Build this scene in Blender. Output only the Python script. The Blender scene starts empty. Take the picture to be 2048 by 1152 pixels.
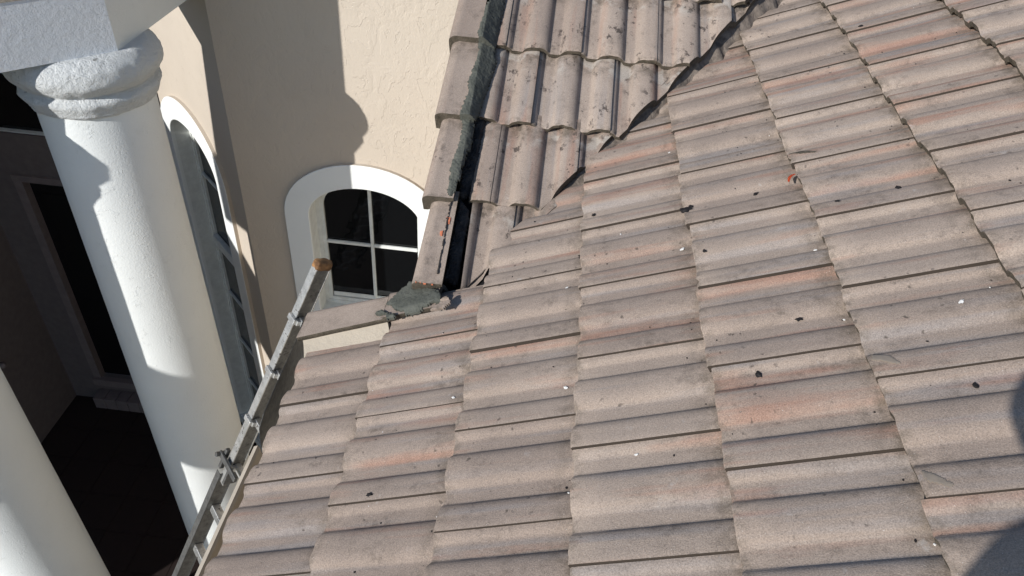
import bpy, bmesh, math, random
from mathutils import Vector, Matrix, noise
sc = bpy.context.scene
col = sc.collection
random.seed(7)
R = math.radians

# ------------------------------------------------------------------ camera
PITCH, ROLL, YAW = 0.684910, 0.085602, 0.040697
F0 = Vector((-math.sin(YAW), math.cos(YAW), 0)); R0 = Vector((math.cos(YAW), math.sin(YAW), 0)); Z = Vector((0, 0, 1))
FW = F0*math.cos(PITCH) - Z*math.sin(PITCH); UP = F0*math.sin(PITCH) + Z*math.cos(PITCH)
CR = R0*math.cos(ROLL) + UP*math.sin(ROLL); CU = UP*math.cos(ROLL) - R0*math.sin(ROLL)
cam = bpy.data.cameras.new('camera'); camo = bpy.data.objects.new('camera', cam); col.objects.link(camo)
m = Matrix.Identity(4)
for i in range(3):
    m[i][0] = CR[i]; m[i][1] = CU[i]; m[i][2] = -FW[i]
camo.matrix_world = m
cam.sensor_width = 36; cam.lens = 1493.77/2048*36; cam.clip_start = .02; cam.clip_end = 500
sc.camera = camo

# ------------------------------------------------------------------ light
SUN_EL, SUN_AZ = R(25.5), R(220)          # direction towards the sun, clockwise from +Y
w = bpy.data.worlds.new('World'); sc.world = w; w.use_nodes = True
nt = w.node_tree; bg = nt.nodes['Background']
sky = nt.nodes.new('ShaderNodeTexSky'); sky.sky_type = 'NISHITA'; sky.sun_disc = False
sky.sun_elevation = SUN_EL; sky.sun_rotation = SUN_AZ; sky.air_density = 1.0; sky.dust_density = .3; sky.ozone_density = 2.5
nt.links.new(sky.outputs[0], bg.inputs[0]); bg.inputs[1].default_value = 0.12
sl = bpy.data.lights.new('sun', 'SUN'); sl.energy = 4.4; sl.angle = R(.53); sl.color = (1, .975, .945)
so = bpy.data.objects.new('sun', sl); col.objects.link(so)
to_sun = Vector((math.sin(SUN_AZ)*math.cos(SUN_EL), math.cos(SUN_AZ)*math.cos(SUN_EL), math.sin(SUN_EL)))
so.rotation_euler = to_sun.to_track_quat('Z', 'Y').to_euler()
so.location = to_sun*30
sc.view_settings.view_transform = 'Standard'; sc.view_settings.look = 'None'
sc.view_settings.exposure = 0.16; sc.view_settings.gamma = 1

# ------------------------------------------------------------------ object helpers
def tag(o, label=None, cat=None, group=None, kind=None):
    if label: o['label'] = label
    if cat: o['category'] = cat
    if group: o['group'] = group
    if kind: o['kind'] = kind
    return o
def empty(name, loc=(0, 0, 0), label=None, cat=None, group=None):
    o = bpy.data.objects.new(name, None); o.empty_display_size = .1; col.objects.link(o); o.location = loc
    return tag(o, label, cat, group)
def thingkind(o):
    o['kind'] = 'thing'; return o
def link(name, bm, mats, parent=None, smooth=False, recalc=True):
    if recalc: bmesh.ops.recalc_face_normals(bm, faces=bm.faces[:])
    me = bpy.data.meshes.new(name); bm.to_mesh(me); bm.free()
    if not isinstance(mats, (list, tuple)): mats = [mats]
    for x in mats: me.materials.append(x)
    if smooth:
        for p_ in me.polygons: p_.use_smooth = True
    o = bpy.data.objects.new(name, me); col.objects.link(o)
    if parent is not None:
        o.parent = parent
        mw = Matrix.Translation(-Vector(parent['org'])) if 'org' in parent else Matrix.Translation(-parent.location)
        o.matrix_local = mw if parent.type == 'EMPTY' else Matrix.Identity(4)
    return o
def box(bm, lo, hi, mi=0, bevel=0, M=None):
    r = bmesh.ops.create_cube(bm, size=1)
    vs = r['verts']
    for v in vs:
        v.co = Vector([lo[i] + (v.co[i]+.5)*(hi[i]-lo[i]) for i in range(3)])
    fs = set(f for v in vs for f in v.link_faces)
    for f in fs: f.material_index = mi
    if bevel:
        es = list(set(e for v in vs for e in v.link_edges))
        rr = bmesh.ops.bevel(bm, geom=es, offset=bevel, segments=2, affect='EDGES', profile=.6)
        vs = list(set(v for f in rr['faces'] for v in f.verts) | set(v for v in vs if v.is_valid))
    if M is not None:
        for v in vs: v.co = M @ v.co
    return vs
def frameM(o, x, y, z):
    mm = Matrix.Identity(4)
    for i in range(3): mm[i][0] = x[i]; mm[i][1] = y[i]; mm[i][2] = z[i]; mm[i][3] = o[i]
    return mm
def prism(bm, pts, z0, z1, M=None, mi=0):
    a_ = [bm.verts.new((x, y, z0)) for x, y in pts]; b_ = [bm.verts.new((x, y, z1)) for x, y in pts]
    n = len(pts); fs = [bm.faces.new(a_[::-1]), bm.faces.new(b_)]
    for i in range(n): fs.append(bm.faces.new((a_[i], a_[(i+1) % n], b_[(i+1) % n], b_[i])))
    for f in fs: f.material_index = mi
    if M is not None:
        for v in a_+b_: v.co = M @ v.co

# ------------------------------------------------------------------ material helpers
class N:
    def __init__(s, name):
        s.m = bpy.data.materials.new(name); s.m.use_nodes = True; s.t = s.m.node_tree
        s.b = s.t.nodes['Principled BSDF']; s.b.inputs['Specular IOR Level'].default_value = .3
    def new(s, typ, **k):
        n = s.t.nodes.new(typ)
        for a_, v in k.items():
            if a_.startswith('i_'): 
                key = a_[2:]; key = int(key) if key.isdigit() else key.replace('_', ' ')
                s.set(n.inputs[key], v)
            else: setattr(n, a_, v)
        return n
    def set(s, inp, v):
        if isinstance(v, bpy.types.NodeSocket): s.t.links.new(v, inp)
        else: inp.default_value = v
    def co(s, kind='Object'): return s.new('ShaderNodeTexCoord').outputs[kind]
    def scale(s, vec, sc_): return s.new('ShaderNodeMapping', i_Vector=vec, i_Scale=sc_).outputs[0]
    def vadd(s, a_, b_): return s.new('ShaderNodeVectorMath', operation='ADD', i_0=a_, i_1=b_).outputs[0]
    def noise(s, vec, scale, detail=3, rough=.55, out='Fac', dist=0):
        return s.new('ShaderNodeTexNoise', i_Vector=vec, i_Scale=scale, i_Detail=detail, i_Roughness=rough, i_Distortion=dist).outputs[out]
    def vor(s, vec, scale, feature='F1', out='Distance', rnd=1):
        return s.new('ShaderNodeTexVoronoi', feature=feature, i_Vector=vec, i_Scale=scale, i_Randomness=rnd).outputs[out]
    def ramp(s, fac, stops, interp='LINEAR'):
        n = s.new('ShaderNodeValToRGB', i_Fac=fac); cr = n.color_ramp; cr.interpolation = interp
        while len(cr.elements) < len(stops): cr.elements.new(.5)
        for e, (p_, c) in zip(cr.elements, stops):
            e.position = p_; e.color = (c, c, c, 1) if isinstance(c, (int, float)) else (*c, 1)
        return n.outputs[0]
    def math(s, op, a_, b_=0., c=0.): 
        return s.new('ShaderNodeMath', operation=op, i_0=a_, i_1=b_, i_2=c).outputs[0]
    def mix(s, fac, a_, b_, mode='MIX'):
        n = s.new('ShaderNodeMix', data_type='RGBA', blend_type=mode)
        s.set(n.inputs[0], fac)
        for k, v in ((6, a_), (7, b_)):
            s.set(n.inputs[k], (*v, 1) if isinstance(v, tuple) and len(v) == 3 else v)
        return n.outputs[2]
    def out(s, colr=None, rough=None, bump=None, bstr=1, bdist=.001, **k):
        if colr is not None: s.set(s.b.inputs['Base Color'], (*colr, 1) if isinstance(colr, tuple) else colr)
        if rough is not None: s.set(s.b.inputs['Roughness'], rough)
        if bump is not None:
            bn = s.new('ShaderNodeBump', i_Strength=bstr, i_Distance=bdist, i_Height=bump)
            s.t.links.new(bn.outputs[0], s.b.inputs['Normal'])
        for a_, v in k.items(): s.set(s.b.inputs[a_.replace('_', ' ')], v)
        return s.m

def mat_tile(name='concrete_tile', blush=1.0, lum=1.0, blotch=0.0):
    n = N(name); co = n.co()
    at = n.new('ShaderNodeAttribute', attribute_name='rnd').outputs['Color']
    sep = n.new('ShaderNodeSeparateColor', i_0=at).outputs
    uv = n.new('ShaderNodeUVMap', uv_map='local').outputs[0]
    off = n.new('ShaderNodeVectorMath', operation='SCALE', i_0=at, i_3=37.0).outputs[0]
    # long coloured flashes fired/sprayed along the tile
    s1 = n.noise(n.vadd(n.scale(uv, (1.7, 26, 1)), off), 1, 2, .5)
    s2 = n.noise(n.vadd(n.scale(uv, (1.6, 28, 1)), n.vadd(off, (9, 4, 3))), 1, 2, .5)
    e1 = n.noise(n.vadd(n.scale(co, (9, 9, 9)), (3, 1, 7)), 1, 4, .6)
    s1 = n.math('ADD', s1, n.math('MULTIPLY', n.math('SUBTRACT', e1, .5), .22))
    base = n.mix(n.ramp(sep[0], [(0, 0), (1, 1)]), (.278*lum, .219*lum, .178*lum), (.348*lum, .279*lum, .226*lum))
    base = n.mix(n.ramp(n.noise(co, 5, 3), [(.3, 0), (.7, .45)]), base, (.238*lum, .187*lum, .150*lum))
    thr = n.math('MULTIPLY_ADD', sep[1], -.19, .095)
    f1 = n.ramp(n.math('SUBTRACT', s1, thr), [(.56, 0), (.74, .62*blush)])
    f2 = n.ramp(n.math('SUBTRACT', s2, n.math('MULTIPLY_ADD', sep[2], -.15, .06)), [(.57, 0), (.75, .5*blush)])
    c = n.mix(f2, base, (.228, .216, .212))
    c = n.mix(f1, c, (.30, .158, .108))
    # dirt: soft grey-brown clouds, more in the pans
    hgt = n.new('ShaderNodeAttribute', attribute_name='rnd').outputs['Alpha']
    d = n.noise(n.vadd(n.scale(uv, (6, 13, 1)), off), 1, 8, .70)
    d2 = n.noise(co, 45, 5, .7)
    dm = n.math('MULTIPLY', n.ramp(d, [(.50, 0), (.68, 1)]), n.ramp(d2, [(.42, 0), (.62, 1)]))
    c = n.mix(n.math('MULTIPLY', dm, .6), c, (.062, .048, .037))
    # lichen pits
    vd = n.vor(n.vadd(co, n.new('ShaderNodeVectorMath', operation='SCALE', i_0=n.noise(co, 60, 3, .6, 'Color'), i_3=.02).outputs[0]), 34)
    gate = n.ramp(n.noise(co, 4.5, 2), [(.54, 0), (.60, 1)])
    c = n.mix(n.math('MULTIPLY', n.ramp(vd, [(.10, 1), (.19, 0)]), n.math('MULTIPLY', gate, .75)), c, (.06, .048, .04))
    # dark weathering blotches and dirt held at the laps
    if blotch:
        b1 = n.noise(n.vadd(n.scale(co, (1, .6, 1)), (2, 2, 2)), 30, 6, .72); b2 = n.noise(co, 6.5, 3, .6)
        c = n.mix(n.math('MULTIPLY', n.ramp(b1, [(.555, 0), (.60, 1)]), n.ramp(b2, [(.48, 0), (.56, blotch)])), c, (.055, .042, .036))
    su = n.new('ShaderNodeSeparateXYZ', i_0=uv).outputs
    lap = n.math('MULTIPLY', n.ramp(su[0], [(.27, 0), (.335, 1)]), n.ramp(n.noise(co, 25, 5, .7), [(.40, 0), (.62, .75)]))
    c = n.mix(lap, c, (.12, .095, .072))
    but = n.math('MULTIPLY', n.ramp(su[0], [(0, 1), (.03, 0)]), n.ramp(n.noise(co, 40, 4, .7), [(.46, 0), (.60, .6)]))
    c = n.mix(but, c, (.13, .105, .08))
    if blotch:
        wh = n.math('MULTIPLY', n.ramp(su[0], [(.255, 0), (.30, 1)]), n.ramp(n.noise(n.vadd(co, (7, 7, 7)), 11, 3, .6), [(.52, 0), (.60, .6)]))
        c = n.mix(wh, c, (.42, .38, .33))
    scr = n.ramp(n.noise(n.scale(n.vadd(co, (4, 0, 0)), (14, 60, 14)), 1, 5, .75), [(.715, 0), (.74, .8)])
    c = n.mix(scr, c, (.48, .45, .42))
    # sand grain
    g = n.noise(co, 330, 2, .8)
    c = n.mix(1, c, n.ramp(g, [(.30, .70), (.5, 1.0), (.72, 1.32)]), 'MULTIPLY')
    v1 = n.vor(co, 170); wp = n.ramp(v1, [(.10, 1), (.17, 0)])
    c = n.mix(n.math('MULTIPLY', wp, n.ramp(n.noise(co, 90, 1), [(.5, 0), (.62, .6)])), c, (.52, .49, .45))
    v2 = n.vor(n.vadd(co, (5, 5, 5)), 130); bp = n.ramp(v2, [(.09, 1), (.16, 0)])
    c = n.mix(n.math('MULTIPLY', bp, n.ramp(n.noise(co, 60, 1), [(.52, 0), (.6, .7)])), c, (.09, .075, .06))
    # efflorescence at a few heads
    ef = n.math('MULTIPLY', n.ramp(n.noise(n.scale(co, (14, 14, 14)), 1, 5, .7), [(.66, 0), (.74, .5)]), 1)
    c = n.mix(ef, c, (.40, .37, .34))
    bmp = n.math('ADD', g, n.math('MULTIPLY', d2, .8))
    return n.out(c, .88, bmp, .55, .0022)
def mat_butt():
    n = N('tile_cut_edge'); co = n.co()
    c = n.mix(n.ramp(n.noise(co, 28, 6, .7), [(.35, 0), (.7, 1)]), (.16, .132, .100), (.065, .055, .038))
    c = n.mix(1, c, n.ramp(n.noise(co, 260, 3, .8), [(.3, .55), (.72, 1.4)]), 'MULTIPLY')
    return n.out(c, .95, n.noise(co, 170, 5, .75), 1, .006)
def mat_paint(name, c0, var=.04, tex='orange', rough=.75, strength=.5, tint=None):
    n = N(name); co = n.co()
    lo = tuple(x*(1-var*2) for x in c0)
    c = n.mix(n.ramp(n.noise(co, 1.7, 5, .6), [(.35, 0), (.65, 1)]), lo, c0)
    c = n.mix(n.math('MULTIPLY', n.ramp(n.noise(co, 46, 6, .75), [(.66, 0), (.72, 1)]), .25), c, tuple(x*.45 for x in c0))
    if tex == 'trowel':      # skip-trowelled stucco: flat islands with ragged lips
        a_ = n.noise(n.scale(co, (1, 1, .7)), 7, 5, .6, dist=.5)
        lips = n.ramp(a_, [(.43, 0), (.445, 1), (.56, .6), (.60, .15)])
        h = n.math('ADD', n.math('MULTIPLY', lips, 1.2), n.math('MULTIPLY', n.noise(co, 75, 4, .6), .7))
        return n.out(c, rough, h, strength, .006)
    if tex == 'rough':       # coarse brushed masonry paint
        a_ = n.noise(co, 26, 7, .72)
        h = n.math('ADD', n.ramp(a_, [(.35, 0), (.72, 1)]), n.math('MULTIPLY', n.noise(co, 150, 4, .7), .5))
        gr = n.math('MULTIPLY', n.ramp(n.noise(n.scale(co, (1, 1, 2.2)), 17, 6, .7), [(.60, 0), (.68, .8)]), n.ramp(n.noise(co, 3.1, 2), [(.52, 0), (.60, 1)]))
        c = n.mix(gr, c, (.16, .15, .13))
        return n.out(c, rough, h, strength, .018)
    h = n.math('ADD', n.math('MULTIPLY', n.noise(co, 85, 4, .6), 1.0), n.math('MULTIPLY', n.ramp(n.noise(co, 13, 6, .7), [(.60, 0), (.64, .8)]), .8))
    return n.out(c, rough, h, strength, .004)
def mat_mortar(name, c0, c1):
    n = N(name); co = n.co()
    c = n.mix(n.ramp(n.noise(co, 22, 5, .6), [(.35, 0), (.65, 1)]), c0, c1)
    h = n.math('ADD', n.noise(n.scale(co, (1, 1, 1)), 45, 5, .65, dist=.8), n.math('MULTIPLY', n.noise(co, 200, 3), .3))
    return n.out(c, .8, h, .7, .006)
def mat_metal(name, c0, rough, stain):
    n = N(name); co = n.co()
    c = n.mix(n.ramp(n.noise(co, 30, 5, .7), [(.4, 0), (.7, 1)]), c0, tuple(x*.6 for x in c0))
    sp = n.math('MULTIPLY', n.ramp(n.noise(co, 38, 4, .6), [(.62, 0), (.655, 1)]), stain)
    sp2 = n.math('MULTIPLY', n.ramp(n.vor(co, 55), [(.12, 1), (.2, 0)]), n.ramp(n.noise(co, 17, 2), [(.5, 0), (.56, stain)]))
    sp = n.math('MAXIMUM', sp, sp2)
    c = n.mix(sp, c, (.035, .025, .02))
    met = n.math('SUBTRACT', .85, sp)
    return n.out(c, n.math('MULTIPLY_ADD', n.noise(co, 60, 3), .25, rough), n.noise(co, 120, 3), .15, .002, Metallic=met)
def mat_plain(name, c0, rough=.6, grain=.0, **k):
    n = N(name); co = n.co()
    c = n.mix(n.ramp(n.noise(co, 14, 4, .6), [(.3, 0), (.7, 1)]), tuple(x*.82 for x in c0), c0)
    return n.out(c, rough, n.noise(co, 90, 4, .6), .25, .002, **k)

M_TILE = mat_tile(); M_TILE2 = mat_tile('weathered_concrete_tile', .8, 1.06, .85); M_CAP = mat_tile('rake_concrete', .2, 1.02); M_BUTT = mat_butt()
M_SIDE = mat_plain('dirt_filled_joint', (.055, .042, .032), .95)
M_BUTT2 = mat_plain('fresh_concrete_chip', (.245, .205, .165), .95)
M_FILLER = mat_mortar('mottled_tan_filler', (.10, .082, .068), (.27, .222, .18))  # tile tone mottled dark, standing in for broken dark gaps
M_UNDER = mat_plain('black_underlayment', (.012, .011, .011), .85)
M_WALL = mat_paint('beige_stucco', (.55, .478, .392), .02, 'trowel', .85, .42)
M_WALLS = mat_paint('smooth_beige_stucco', (.545, .478, .395), .03, 'orange', .85, .5)
M_WHITE = mat_paint('white_trim_paint', (.80, .82, .80), .02, 'orange', .6, .25)
M_COL = mat_paint('white_column_paint', (.74, .76, .74), .02, 'orange', .62, .55)
M_CAPIT = mat_paint('rough_white_masonry_paint', (.80, .82, .81), .03, 'rough', .7, .9)
M_BEAM = mat_paint('rough_beam_paint', (.72, .74, .76), .03, 'rough', .75, .45)
M_FRAME = mat_plain('window_frame_paint', (.76, .78, .75), .45)
gl_ = N('dark_window_glass'); M_GLASS = gl_.out((.004, .0045, .005), .05, gl_.noise(gl_.co(), 5, 2), .12, .02, Specular_IOR_Level=.55)
M_MORT = mat_mortar('grey_green_mortar', (.068, .071, .058), (.098, .100, .083))
M_MORTD = mat_mortar('black_old_mortar', (.022, .018, .017), (.060, .051, .045))
M_CREAM = mat_paint('cream_painted_mortar', (.44, .38, .30), .06, 'rough', .85, .4)
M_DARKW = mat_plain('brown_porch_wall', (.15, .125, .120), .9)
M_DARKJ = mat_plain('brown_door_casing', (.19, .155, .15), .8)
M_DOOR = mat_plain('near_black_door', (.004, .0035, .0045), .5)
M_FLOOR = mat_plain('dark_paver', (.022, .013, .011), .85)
M_ALU = mat_metal('worn_aluminium', (.60, .60, .58), .38, .9)
M_ALUD = mat_metal('grey_rail_web', (.17, .17, .165), .5, .5)
M_ALUW = mat_metal('stained_shaded_web', (.24, .24, .23), .5, .6)  # web colour darkened for its dim reflection, plus dark stains
M_SHEET = mat_metal('weathered_grey_sheet', (.13, .133, .13), .5, .4)
M_GUT = mat_plain('cream_gutter_paint', (.50, .43, .34), .5)
M_RUB = mat_mortar('worn_brown_rubber', (.07, .032, .014), (.34, .18, .075))
M_ORANGE = mat_plain('orange_plastic', (.72, .13, .05), .35)
M_OPAINT = mat_plain('faded_orange_spray', (.62, .20, .10), .8)
M_TAR = mat_plain('black_tar', (.012, .010, .010), .7)
M_CHIP = mat_plain('white_chip', (.72, .70, .66), .8)

# ------------------------------------------------------------------ roof tiles
AL = math.atan(.5); CA, SA = math.cos(AL), math.sin(AL)
E1, W, OFF = .34, .303, -.03
class Frame:
    def __init__(s, o, U, V, Nn): s.o, s.U, s.V, s.N = Vector(o), Vector(U), Vector(V), Vector(Nn)
    def p(s, u, v, h): return s.o + s.U*u + s.V*v + s.N*h
FR1 = Frame((-.7759, 0, -1.8699), (CA, 0, SA), (0, 1, 0), (-SA, 0, CA))      # falls towards -X
FR2 = Frame((0, 1.981, -1.64), (0, CA, SA), (-1, 0, 0), (0, -SA, CA))        # falls towards -Y
H, HW = .026, .052
NS = 200
raw = []
for i in range(NS):
    v = i/NS*W; h = 0
    for cr in (.030, .1815, .030+W, .1815-W):
        t = (v-cr)/HW
        if abs(t) < 1: h = max(h, H*(1-abs(t)**2.7)**.62)
    raw.append(h)
prof = [sum(raw[(i+k) % NS]*math.exp(-(k/1.7)**2) for k in range(-9, 10)) for i in range(NS)]
ssum = sum(math.exp(-(k/1.7)**2) for k in range(-9, 10)); prof = [x/ssum for x in prof]
def ph(v):
    x = (v/W % 1)*NS; i = int(x); f = x-i
    return prof[i % NS]*(1-f) + prof[(i+1) % NS]*f
def shift1(k): return 1.540 - .133*k       # crack position of course k on slope 1
BUTT = .029
def surf(u, v, E, shift):
    k = math.floor(u/E); ul = u-k*E
    return OFF + BUTT*(1-ul/E) + .74*ph(v-shift(k))
THK = .022
def tile(bm, fr, k, v0, E, cl, uvl, cuts, rng, rot=None):
    """one solid interlocking tile; v0 = its overlapping side edge"""
    nv, nu = 54, 5
    du = rng.uniform(-.005, .005) + (.014 if (k == 0 and E == E1) else 0); dn = rng.uniform(-.0015, .0022); sk = rng.uniform(-.012, .012); tl = rng.uniform(-.008, .010)
    L = E+.06; u0 = k*E
    rc = (rng.random(), rng.random(), rng.random(), 1)
    tb = bmesh.new(); tuv = tb.loops.layers.uv.new('local')
    top, bot = [], []
    seed = rng.random()*50
    for j in range(nu+1):
        a_, b_ = [], []
        for i in range(nv+1):
            vl = W*i/nv; ul = L*j/nu
            lift = .0028*max(0, 1-vl/.035) - .004*max(0, (vl-W+.02)/.02)
            ch = (.0028*noise.noise((vl*40+seed, 3, seed)) + .016*max(0, noise.noise((vl*22, seed, 7))-.38)) if j == 0 else 0
            hh = OFF + BUTT*(1-ul/E) + ph(vl)*(.74 if fr is FR1 else 1.14) + lift + dn + tl*(vl-W/2) + .0008*noise.noise((vl*18, ul*9, seed))
            uu = u0 + ul + du + sk*(vl-W/2) + ch
            vv = v0 + vl + (.0012 if i == 0 else 0)
            r_ = .004 if j == 0 else 0
            a_.append((tb.verts.new(fr.p(uu + (0), vv, hh-r_*.6)), ul, vl)); b_.append((tb.verts.new(fr.p(uu+.002, vv, hh-THK)), ul, vl))
        top.append(a_); bot.append(b_)
        if j == 0:   # rounded arris row just behind the butt
            a2 = []
            for (vv_, ul, vl), i in zip(a_, range(nv+1)):
                a2.append((tb.verts.new(vv_.co + fr.U*.004 + fr.N*.0024), ul, vl))
            top.append(a2)
            b2 = [(tb.verts.new(q[0].co + fr.U*.003), q[1], q[2]) for q in b_]
            bot.append(b2)
    def quad(a_, b_, c, d, mi):
        f = tb.faces.new((a_[0], b_[0], c[0], d[0])); f.material_index = mi; f.smooth = True
        for lp, q in zip(f.loops, (a_, b_, c, d)): lp[tuv].uv = (q[1], q[2])
    n_ = len(top)-1
    for j in range(n_):
        for i in range(nv):
            quad(top[j][i], top[j][i+1], top[j+1][i+1], top[j+1][i], 0)
            quad(bot[j][i], bot[j+1][i], bot[j+1][i+1], bot[j][i+1], 1)
    for i in range(nv):
        quad(top[0][i], bot[0][i], bot[0][i+1], top[0][i+1], 1)
        quad(top[n_][i], top[n_][i+1], bot[n_][i+1], bot[n_][i], 1)
    for j in range(n_):
        quad(top[j][0], top[j+1][0], bot[j+1][0], bot[j][0], 2)
        quad(top[j][nv], bot[j][nv], bot[j+1][nv], top[j+1][nv], 1)
    for e in tb.edges:
        if len(e.link_faces) == 2 and e.link_faces[0].material_index != e.link_faces[1].material_index: e.smooth = False
    for (pc, pn) in cuts:
        j = rng.uniform(-.013, .013); ang = rng.uniform(-.04, .04)
        pn2 = Matrix.Rotation(ang, 3, 'Z') @ Vector(pn)
        mid = fr.p(u0+.2, v0+W/2, 0); pc = Vector(pc); n0 = Vector(pn); pc = mid - n0*((mid-pc).dot(n0)); pc = Vector((pc.x, pc.y, 0)) if abs(n0.z) < 1e-6 else pc
        g = tb.verts[:]+tb.edges[:]+tb.faces[:]
        rr = bmesh.ops.bisect_plane(tb, geom=g, plane_co=Vector(pc)+Vector(pn)*j, plane_no=pn2, clear_outer=True)
        es = [e for e in rr['geom_cut'] if isinstance(e, bmesh.types.BMEdge)]
        if es:
            try:
                ff = bmesh.ops.triangle_fill(tb, edges=es, use_beauty=True)['geom']
                for f in ff:
                    if isinstance(f, bmesh.types.BMFace): f.material_index = 1
            except Exception: pass
    if tb.faces:
        mp = {}
        for v in tb.verts: mp[v] = bm.verts.new(v.co)
        for f in tb.faces:
            try: nf = bm.faces.new([mp[v] for v in f.verts])
            except ValueError: continue
            nf.material_index = f.material_index; nf.smooth = (f.material_index == 0)
            for l1, l2 in zip(f.loops, nf.loops):
                l2[uvl].uv = l1[tuv].uv; l2[cl] = rc
        for e in tb.edges:
            if not e.smooth:
                e2 = bm.edges.get((mp[e.verts[0]], mp[e.verts[1]]))
                if e2: e2.smooth = False
    tb.free()
def new_tile_bm():
    bm = bmesh.new(); return bm, bm.loops.layers.float_color.new('rnd'), bm.loops.layers.uv.new('local')

VA, VB = Vector((-.255, 2.0, 0)), Vector((.715, 3.30, 0))                    # line of the valley cut
vd = (VB-VA).normalized(); vn = Vector((-vd.y, vd.x, 0))                      # points away from slope 1

roof1 = empty('tiled_roof', (-.776, 1.0, -1.87), 'near brown concrete tile roof slope filling the right side, with raked eave beside the ladder', 'roof')
roof2 = empty('tiled_roof', (-.3, 1.981, -1.64), 'farther tile roof slope at top centre, with dark mortar joint along its rake tiles', 'roof')
rng = random.Random(11)
for k in range(0, 11):
    bm, cl, uvl = new_tile_bm()
    sh = shift1(k)
    kk = -9
    while True:
        v0 = sh + kk*W; kk += 1
        if v0 > 6.2: break
        if v0 + W < -1.2: continue
        xb = FR1.p(k*E1, 0, 0).x
        if k == 0: cuts = [((0, 1.835, 0), (0, 1, 0))]
        elif k == 1: cuts = [((0, 1.955, 0), (0, 1, 0))]
        else: cuts = [(VA, vn)]
        cy = v0
        # skip tiles wholly beyond the cut
        px = Vector((xb+.3, v0, 0))
        if k >= 2 and (px-VA).dot(vn) > .25: continue
        if k < 2 and v0 > 1.97: continue
        hit = (k < 2 and v0+W > 1.80) or (k >= 2 and (Vector((xb-.02, v0+W, 0))-VA).dot(vn) > -.05)
        tile(bm, FR1, k, v0, E1, cl, uvl, cuts if hit else [], rng)
    link('tile_course', bm, [M_TILE, M_BUTT, M_SIDE], roof1, recalc=True)
E2 = .36; U20 = .236-.24+.0
def u2(k): return -.02 + k*E2
cr2 = {0: -.20, 1: -.105, 2: -.215, 3: -.077, 4: -.17, 5: -.06, 6: -.2, 7: -.1}
rng = random.Random(5)
for k in range(0, 9):
    bm, cl, uvl = new_tile_bm()
    s0 = cr2.get(k, -.15)
    fr = Frame(FR2.o + FR2.U*u2(0), FR2.U, FR2.V, FR2.N)
    for kk in range(-16, 4):
        v0 = s0 + kk*W
        if v0 > .262: continue
        cuts = []
        y1 = fr.p(k*E2+.42, 0, 0).y; y0 = fr.p(k*E2, 0, 0).y
        if (Vector((-v0, y1, 0))-VA).dot(-vn) > .02 and (Vector((-v0-W, y1, 0))-VA).dot(-vn) > .02: continue
        if (Vector((-v0, y0, 0))-VA).dot(-vn) > -.05: cuts.append((VA-vn*rng.choice((.03, .045, .055)), -vn))
        if v0 + W > .25: cuts.append(((-.268, 0, 0), (-1, 0, 0)))
        tile(bm, fr, k, v0, E2, cl, uvl, cuts, rng)
    link('tile_course', bm, [M_TILE2, M_BUTT, M_SIDE], roof2)

# deck / underlayment below the tiles
bm = bmesh.new()
def vpt(t): return (VA.x+vd.x*t, VA.y+vd.y*t)
pts = [(-.75, -1.3), (3.05, -1.3), vpt(5.2), vpt(.02), (-.3, 1.93), (-.3, 1.955), (-.75, 1.955)]
def z1(x): return -1.482+.5*x
def z2(y): return -1.64+.5*(y-1.981)
a_ = [bm.verts.new((x, y, z1(x)-.062)) for x, y in pts]; b_ = [bm.verts.new((x, y, z1(x)-.12)) for x, y in pts]
bm.faces.new(a_); bm.faces.new(b_[::-1])
for i in range(len(pts)): bm.faces.new((a_[i], b_[i], b_[(i+1) % len(pts)], a_[(i+1) % len(pts)]))
link('underlayment', bm, M_UNDER, roof1)
bm = bmesh.new()
pts = [(-.40, 1.965), (-.27, 1.965), vpt(-.02), vpt(5.2), (vpt(5.2)[0], 7.2), (-.40, 7.2)]
a_ = [bm.verts.new((x, y, z2(y)-.052)) for x, y in pts]; b_ = [bm.verts.new((x, y, z2(y)-.12)) for x, y in pts]
bm.faces.new(a_); bm.faces.new(b_[::-1])
for i in range(len(pts)): bm.faces.new((a_[i], b_[i], b_[(i+1) % len(pts)], a_[(i+1) % len(pts)]))
link('underlayment', bm, M_UNDER, roof2)

# filler added over the black step between the two slopes, sloped to catch sun
bm = bmesh.new(); rows = []
for j in range(0, 300):
    t = -.02 + j*.0085; b = VA + vd*t
    dz = z2(b.y)-z1(b.x)
    n1 = noise.noise((t*16, 1, 3)); n2 = .4*noise.noise((t*30, 5, 1)); n3 = noise.noise((t*7, 9, 4))
    top = b - vn*(.012+.006*n2); ob = .030+max(0, dz)*.5+.012*n1+.006*n2; bot = b - vn*ob
    zt = z2(b.y) - .030 + .018*n3 + .01*n2; zb = z1(bot.x) - .034 + .02*n1
    row = []
    for q in range(5):
        f = q/4; p_ = top.lerp(bot, f); row.append(bm.verts.new((p_.x, p_.y, zt*(1-f)+zb*f + .006*math.sin(f*3.14) + .002*noise.noise((t*30, q, 2)))))
    rows.append(row)
for a_, b_ in zip(rows, rows[1:]):
    for q in range(4): bm.faces.new((a_[q], a_[q+1], b_[q+1], b_[q]))
link('valley_filler', bm, M_FILLER, roof1, recalc=False)

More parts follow.
